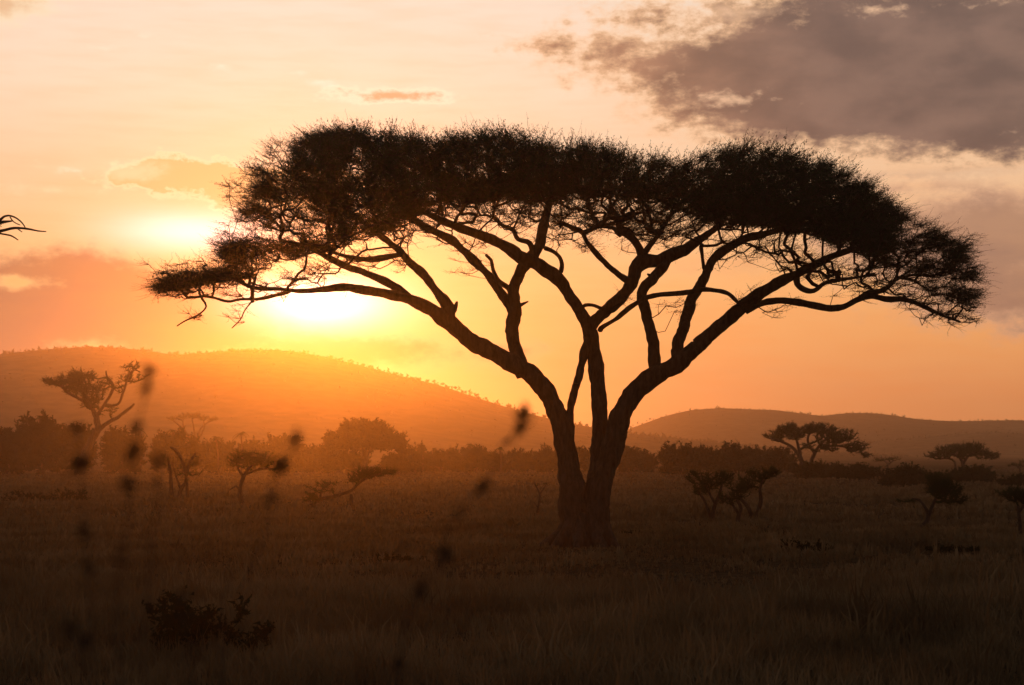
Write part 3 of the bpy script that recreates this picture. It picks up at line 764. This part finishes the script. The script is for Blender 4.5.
# ------------------------------------------------------------------ grass
def tuft(seed, nb, wid):
    r = np.random.default_rng(seed); mb = MB()
    for k in range(nb):
        a = r.uniform(0, 6.28); ln = r.uniform(.1, .55); h = r.uniform(.55, 1.1)
        b = np.array([r.normal()*.12, r.normal()*.12, 0]); d = np.array([math.cos(a), math.sin(a), 0]); s = np.array([-d[1], d[0], 0])
        w = wid*r.uniform(.7, 1.3)
        m = b+d*ln*.35+np.array([0, 0, h*.6]); t = b+d*ln+np.array([0, 0, h*(1-.25*ln)])
        mb.add([b-s*w, b+s*w, m+s*w*.8, m-s*w*.8, t], [(3, 2, 4)], [(0, 1, 2, 3)])
    return np.concatenate(mb.v), np.concatenate(mb.f3), np.concatenate(mb.f4)
gm = MB()
for (y0, y1, dens, hs, wid, nb) in [(13, 30, 74, .31, .0065, 9), (30, 62, 38, .21, .018, 6), (62, 130, 8, .24, .035, 6), (130, 280, 1.8, .22, .08, 6)]:
    n = int(((.36*(y1*y1-y0*y0))+5*(y1-y0))*dens)
    y = np.sqrt(rng.uniform(y0*y0, y1*y1, n)); x = rng.uniform(-1, 1, n)*(.36*y+2.5)
    s = np.array([noise.noise(Vector((a*.16, b*.10, 3)))+.6*noise.noise(Vector((a*.7, b*.5, 8))) for a, b in zip(x, y)])
    keep = rng.random(n) < np.clip(.8+s*.9, .35, 1); x, y, s = x[keep], y[keep], s[keep]
    sc_ = hs*np.clip(1+s*.75, .35, 1.7)*frand(.7, 1.3, len(x))*np.where(rng.random(len(x)) < .03, 1.7, 1)
    sc_ = sc_*(1-.65*np.exp(-((x-1.9)**2+(y-42.5)**2)/8.0))        # thin grass round the foot of the great tree
    C = np.stack([x, y, gz_np(x, y)-.02], -1); an = frand(0, 6.28, len(x)); wh = rng.integers(0, 6, len(x))
    for k in range(6):
        q = wh == k; c, sn = np.cos(an[q]), np.sin(an[q]); z0 = np.zeros_like(c); o1 = np.ones_like(c)
        Rm = np.stack([np.stack([c, -sn, z0], -1), np.stack([sn, c, z0], -1), np.stack([z0, z0, o1], -1)], -2)*sc_[q][:, None, None]
        stamp(gm, tuft(700+k+int(y0), nb, wid/hs), C[q], Rm)
o = gm.build('grass', M['grass']); tag(o, 'dry knee-high savanna grass covering the plain', 'grass', None, 'stuff')

# ------------------------------------------------------------------ haze
hb = MB(); x0, x1, y0, y1, z0, z1 = -1750, 1750, -130, 2150, -4, 68
hb.add([(x0,y0,z0),(x1,y0,z0),(x1,y1,z0),(x0,y1,z0),(x0,y0,z1),(x1,y0,z1),(x1,y1,z1),(x0,y1,z1)], None, [(3,2,1,0),(4,5,6,7),(0,1,5,4),(1,2,6,5),(2,3,7,6),(3,0,4,7)])
hm = bpy.data.materials.new('dusty_evening_haze'); hm.use_nodes = True; nt = hm.node_tree
nt.nodes.remove(nt.nodes['Principled BSDF'])
pv = N(nt, 'ShaderNodeVolumePrincipled'); pv.inputs['Color'].default_value = (.95, .76, .58, 1)
HAZE = 0.00038
pv.inputs['Density'].default_value = HAZE; pv.inputs['Anisotropy'].default_value = .90
nt.links.new(pv.outputs[0], nt.nodes['Material Output'].inputs['Volume'])
o = hb.build('haze', hm); tag(o, 'warm dusty evening haze lying over the plain and hills', 'haze', None, 'stuff')

# ------------------------------------------------------------------ sky
w = bpy.data.worlds.new("World"); SC.world = w; w.use_nodes = True; nt = w.node_tree
bg = nt.nodes['Background']; L = nt.links.new
def math_(op, a, b=None, c=None, clamp=False):
    n = N(nt, 'ShaderNodeMath', operation=op); n.use_clamp = clamp
    for i, v in enumerate((a, b, c)):
        if v is None: continue
        if isinstance(v, (int, float)): n.inputs[i].default_value = v
        else: L(v, n.inputs[i])
    return n.outputs[0]
def mixc(f, a, b, mode='MIX'):
    n = N(nt, 'ShaderNodeMixRGB', blend_type=mode)
    for i, v in enumerate((f, a, b)):
        if isinstance(v, (int, float)): n.inputs[i].default_value = v
        elif isinstance(v, tuple): n.inputs[i].default_value = (*v, 1)
        else: L(v, n.inputs[i])
    return n.outputs[0]
def sstep(x, a, b):
    n = N(nt, 'ShaderNodeMapRange', interpolation_type='SMOOTHSTEP'); L(x, n.inputs[0]); n.inputs[1].default_value = a; n.inputs[2].default_value = b
    return n.outputs[0]
tc = N(nt, 'ShaderNodeTexCoord'); sx = N(nt, 'ShaderNodeSeparateXYZ'); L(tc.outputs['Generated'], sx.inputs[0])
AZ = math_('MULTIPLY', math_('ARCTAN2', sx.outputs[0], sx.outputs[1]), 180/math.pi)
EL = math_('MULTIPLY', math_('ARCSINE', sx.outputs[2]), 180/math.pi)
cv = N(nt, 'ShaderNodeCombineXYZ'); L(AZ, cv.inputs[0]); L(EL, cv.inputs[1])
sk = N(nt, 'ShaderNodeTexSky'); sk.sky_type = 'NISHITA'; sk.sun_disc = False
sk.sun_elevation = math.radians(SUN_EL); sk.sun_rotation = math.radians(SUN_AZ); sk.dust_density = 3; sk.air_density = 1.2
# thin high veil of dust and cirrus: warm low down, paler higher up (in units of final light x10)
elr = N(nt, 'ShaderNodeMapRange'); L(EL, elr.inputs[0]); elr.inputs[1].default_value = 0; elr.inputs[2].default_value = 90
veil = ramp(nt, [(0, (.86, .30, .10)), (2/90, (.87, .33, .115)), (4/90, (.93, .41, .14)), (6/90, (.95, .49, .19)), (9/90, (.92, .59, .35)), (12/90, (.92, .71, .52)), (16/90, (.92, .76, .63)), (30/90, (.6, .52, .46)), (1, (.22, .25, .32))], elr.outputs[0])
vm = N(nt, 'ShaderNodeVectorMath', operation='DOT_PRODUCT'); L(tc.outputs['Generated'], vm.inputs[0])
sd = (math.sin(math.radians(SUN_AZ))*math.cos(math.radians(SUN_EL)), math.cos(math.radians(SUN_AZ))*math.cos(math.radians(SUN_EL)), math.sin(math.radians(SUN_EL)))
vm.inputs[1].default_value = sd
TH = math_('MULTIPLY', math_('ARCCOSINE', math_('MINIMUM', vm.outputs['Value'], 1.0)), 180/math.pi)
back = sstep(TH, 20, 100)
veil = mixc(1.0, veil, mixc(back, (1, 1, 1), (.16, .17, .22)), 'MULTIPLY')
def noise2(scale, stretch, detail=6, off=0.0, rough=.55, dist=0.0):
    mp = N(nt, 'ShaderNodeMapping'); L(cv.outputs[0], mp.inputs[0]); mp.inputs['Scale'].default_value = (1, stretch, 1); mp.inputs['Location'].default_value = (off, off*.7, 0)
    n = N(nt, 'ShaderNodeTexNoise'); L(mp.outputs[0], n.inputs['Vector']); n.inputs['Scale'].default_value = scale; n.inputs['Detail'].default_value = detail
    n.inputs['Roughness'].default_value = rough; n.inputs['Distortion'].default_value = dist
    return n.outputs['Fac']
n1 = noise2(.5, 1.5, 8, 3.1, .6); n2 = noise2(1.5, 1.8, 8, 11.3, .62); n3 = noise2(.22, 2.6, 5, 7.7)
n4 = noise2(.35, 7, 5, 20.2)
col = mixc(sstep(n4, .35, .75), veil, mixc(1.0, veil, (1.0, .93, .88), 'MULTIPLY'))
# sun glow through thin cloud
g1 = math_('EXPONENT', math_('MULTIPLY', TH, -1/5.5)); g2 = math_('EXPONENT', math_('MULTIPLY', math_('MULTIPLY', TH, TH), -1/3.2))
col = mixc(1.0, col, mixc(g1, (0, 0, 0), (.16, .11, .07)), 'ADD')
col = mixc(1.0, col, mixc(math_('EXPONENT', math_('MULTIPLY', TH, -1/2.6)), (0, 0, 0), (.5, .27, .13)), 'ADD')
nis = mixc(1.0, sk.outputs[0], (.0005, .0005, .0008), 'MULTIPLY')
col = mixc(1.0, col, nis, 'ADD')

def dg(px, py):
    return math.degrees(math.atan((px-HX)/F)), math.degrees(math.atan((HY-py)/math.hypot(F, px-HX)))
PXD = math.degrees(1/F)
def field(ells, na, nb, amp, amp2):
    acc = None
    for (px, py, rx, ry) in ells:
        a, e = dg(px, py); rx *= PXD; ry *= PXD
        u = math_('DIVIDE', math_('SUBTRACT', AZ, a), rx); v = math_('DIVIDE', math_('SUBTRACT', EL, e), ry)
        d = math_('SUBTRACT', 1.0, math_('SQRT', math_('ADD', math_('MULTIPLY', u, u), math_('MULTIPLY', v, v))))
        d = math_('MULTIPLY', d, min(rx, ry))       # about the distance inside, in degrees
        acc = d if acc is None else math_('SMOOTH_MAX', acc, d, .5)
    acc = math_('ADD', acc, math_('MULTIPLY', math_('SUBTRACT', na, .5), amp))
    return math_('ADD', acc, math_('MULTIPLY', math_('SUBTRACT', nb, .5), amp2))
def cloud(col, ells, body, rim, amp=2.2, amp2=.9, soft=.35, rimw=.5, rims=1.0, op=1.0, var=None):
    f = field(ells, n1, n2, amp, amp2)
    al = math_('MULTIPLY', sstep(f, -.05, soft), op)
    inner = sstep(f, soft*.3, soft*.3+rimw)
    b = body if var is None else mixc(sstep(n3, .35, .65), body, var)
    if rims < 1: rim = mixc(rims, body, rim)
    return mixc(al, col, mixc(inner, rim, b))
# high pale puffs
# left band of mauve cloud over the near hill, its bright slot
col = cloud(col, [(60,298,160,58),(185,322,135,50),(-60,330,150,60),(20,262,70,16),(330,352,190,30),(480,352,120,18)], (.36,.165,.09), (.82,.46,.22), 1.2, .7, .6, .6, 1, .95, (.29,.14,.095))
col = cloud(col, [(20,281,46,9)], (1.0,.55,.2), (1.0,.60,.25), .8, .4, .25, .3, 1, .8)
# shelf beside the crown, with lit rims
col = cloud(col, [(200,180,90,22),(290,188,90,30),(140,178,50,12)], (.84,.51,.22), (1.1,.86,.52), 1.3, 1.0, .22, .2, 1, .9)
col = cloud(col, [(130,172,40,10),(80,168,26,5),(60,190,50,4)], (1.0,.8,.5), (1.05,.9,.6), .9, .8, .5, .3, 1, .6)
# small cloud by the crown top
col = cloud(col, [(395,95,62,9)], (.72,.42,.22), (1.1,.9,.66), .7, .5, .12, .2, 1, .95)
for e in [(222,66,12,5),(302,73,14,3),(320,82,14,4),(75,170,16,4),(100,48,14,2),(145,36,8,3)]:
    col = cloud(col, [e], (1.05,.93,.75), (1.05,.93,.75), .5, .5, .25, .3, 1, .75)
col = cloud(col, [(5,4,62,20)], (.80,.50,.28), (1.0,.80,.52), 1.2, .8, .5, .5, 1, .9)
# right: low purple layers
col = cloud(col, [(980,240,200,58),(900,190,90,14),(1060,290,200,50)], (.27,.16,.13), (.70,.40,.25), 1.6, 1.0, .8, 1.0, 1, .9, (.42,.23,.15))
col = cloud(col, [(760,262,150,22),(640,270,90,12)], (.78,.38,.18), (.9,.5,.24), 1.4, .8, .9, .8, 1, .55)
col = cloud(col, [(900,175,140,5),(985,168,60,5)], (.45,.28,.2), (.6,.38,.26), .7, .7, .3, .3, 1, .6)
col = cloud(col, [(960,385,240,6),(880,347,60,4),(700,372,260,7)], (.72,.29,.12), (.8,.34,.14), 1.0, .6, .6, .4, 1, .45)
# right: big grey cloud, warmer toward the sun, with darker and lighter folds
n5 = noise2(.42, 1.9, 4, 31.0, .5)
gr = sstep(AZ, dg(540, 50)[0], dg(860, 50)[0])
bodyc = mixc(gr, (.30, .165, .105), (.160, .108, .092))
bodyc = mixc(sstep(n5, .3, .7), mixc(1.0, bodyc, (.78, .8, .84), 'MULTIPLY'), mixc(1.0, bodyc, (1.4, 1.3, 1.22), 'MULTIPLY'))
ELL = [(850,76,240,82),(790,105,150,40),(900,118,150,42),(1010,60,230,105),(730,66,150,46),(900,20,280,50),(610,52,90,24),(645,18,60,22),(960,130,180,36),(560,45,46,15),(590,72,40,10)]
f = field(ELL, n1, n2, 1.6, 1.7)
col = mixc(math_('MULTIPLY', sstep(f, -.15, .55), .98), col, mixc(sstep(f, .1, 1.0), (.95, .58, .33), bodyc))
# ragged lit holes in it
hf = field([(735,100,60,14),(750,12,60,10),(900,8,120,8),(1000,135,40,8)], n2, n5, 1.2, 1.0)
col = mixc(math_('MULTIPLY', sstep(hf, .1, .5), .75), col, (.92, .58, .36))
# brightness of the veiled sun shows over the nearby cloud
a3, e3 = dg(318, 303)
u = math_('DIVIDE', math_('SUBTRACT', AZ, a3), 2.3); v = math_('DIVIDE', math_('SUBTRACT', EL, e3), .8)
lo = math_('EXPONENT', math_('MULTIPLY', math_('ADD', math_('MULTIPLY', u, u), math_('MULTIPLY', v, v)), -1))
col = mixc(1.0, col, mixc(lo, (0, 0, 0), (1.5, 1.5, 1.4)), 'ADD')
a2, e2 = dg(195, 232)
u = math_('DIVIDE', math_('SUBTRACT', AZ, a2), 2.5); v = math_('DIVIDE', math_('SUBTRACT', EL, e2), .62)
r2 = math_('ADD', math_('MULTIPLY', u, u), math_('MULTIPLY', v, v))
col = mixc(1.0, col, mixc(math_('EXPONENT', math_('MULTIPLY', r2, -1)), (0, 0, 0), (.5, .55, .75)), 'ADD')
# below the horizon
col = mixc(sstep(EL, -2, -.2), (.06, .035, .02), col)
col10 = mixc(1.0, col, (10, 10, 10), 'MULTIPLY')
L(col10, bg.inputs[0]); bg.inputs[1].default_value = 0.1

sun = bpy.data.lights.new('sun', 'SUN'); so = bpy.data.objects.new('sun', sun); COL.objects.link(so)
sun.energy = .9; sun.angle = math.radians(.6); sun.color = (1, .27, .03)
so.rotation_euler = Vector(sd).to_track_quat('Z', 'Y').to_euler()

# ------------------------------------------------------------------ camera and render settings
c = bpy.data.cameras.new('camera'); co = bpy.data.objects.new('camera', c); COL.objects.link(co); SC.camera = co
co.location = (0, 0, EYE); co.rotation_euler = (math.radians(90), 0, 0)
c.sensor_width = 36; c.lens = 36*F/1024; c.shift_y = (HY-342.5)/1024; c.clip_end = 9000; c.clip_start = .05
c.dof.use_dof = True; c.dof.focus_distance = 44; c.dof.aperture_fstop = 4.0
SC.view_settings.view_transform = 'Standard'; SC.view_settings.look = 'None'; SC.view_settings.exposure = 0; SC.view_settings.gamma = 1
SC.render.engine = 'CYCLES'
cy = SC.cycles; cy.use_denoising = True; cy.max_bounces = 6; cy.volume_bounces = 0; cy.diffuse_bounces = 2; cy.transparent_max_bounces = 8
cy.use_adaptive_sampling = False; cy.sample_clamp_indirect = 4
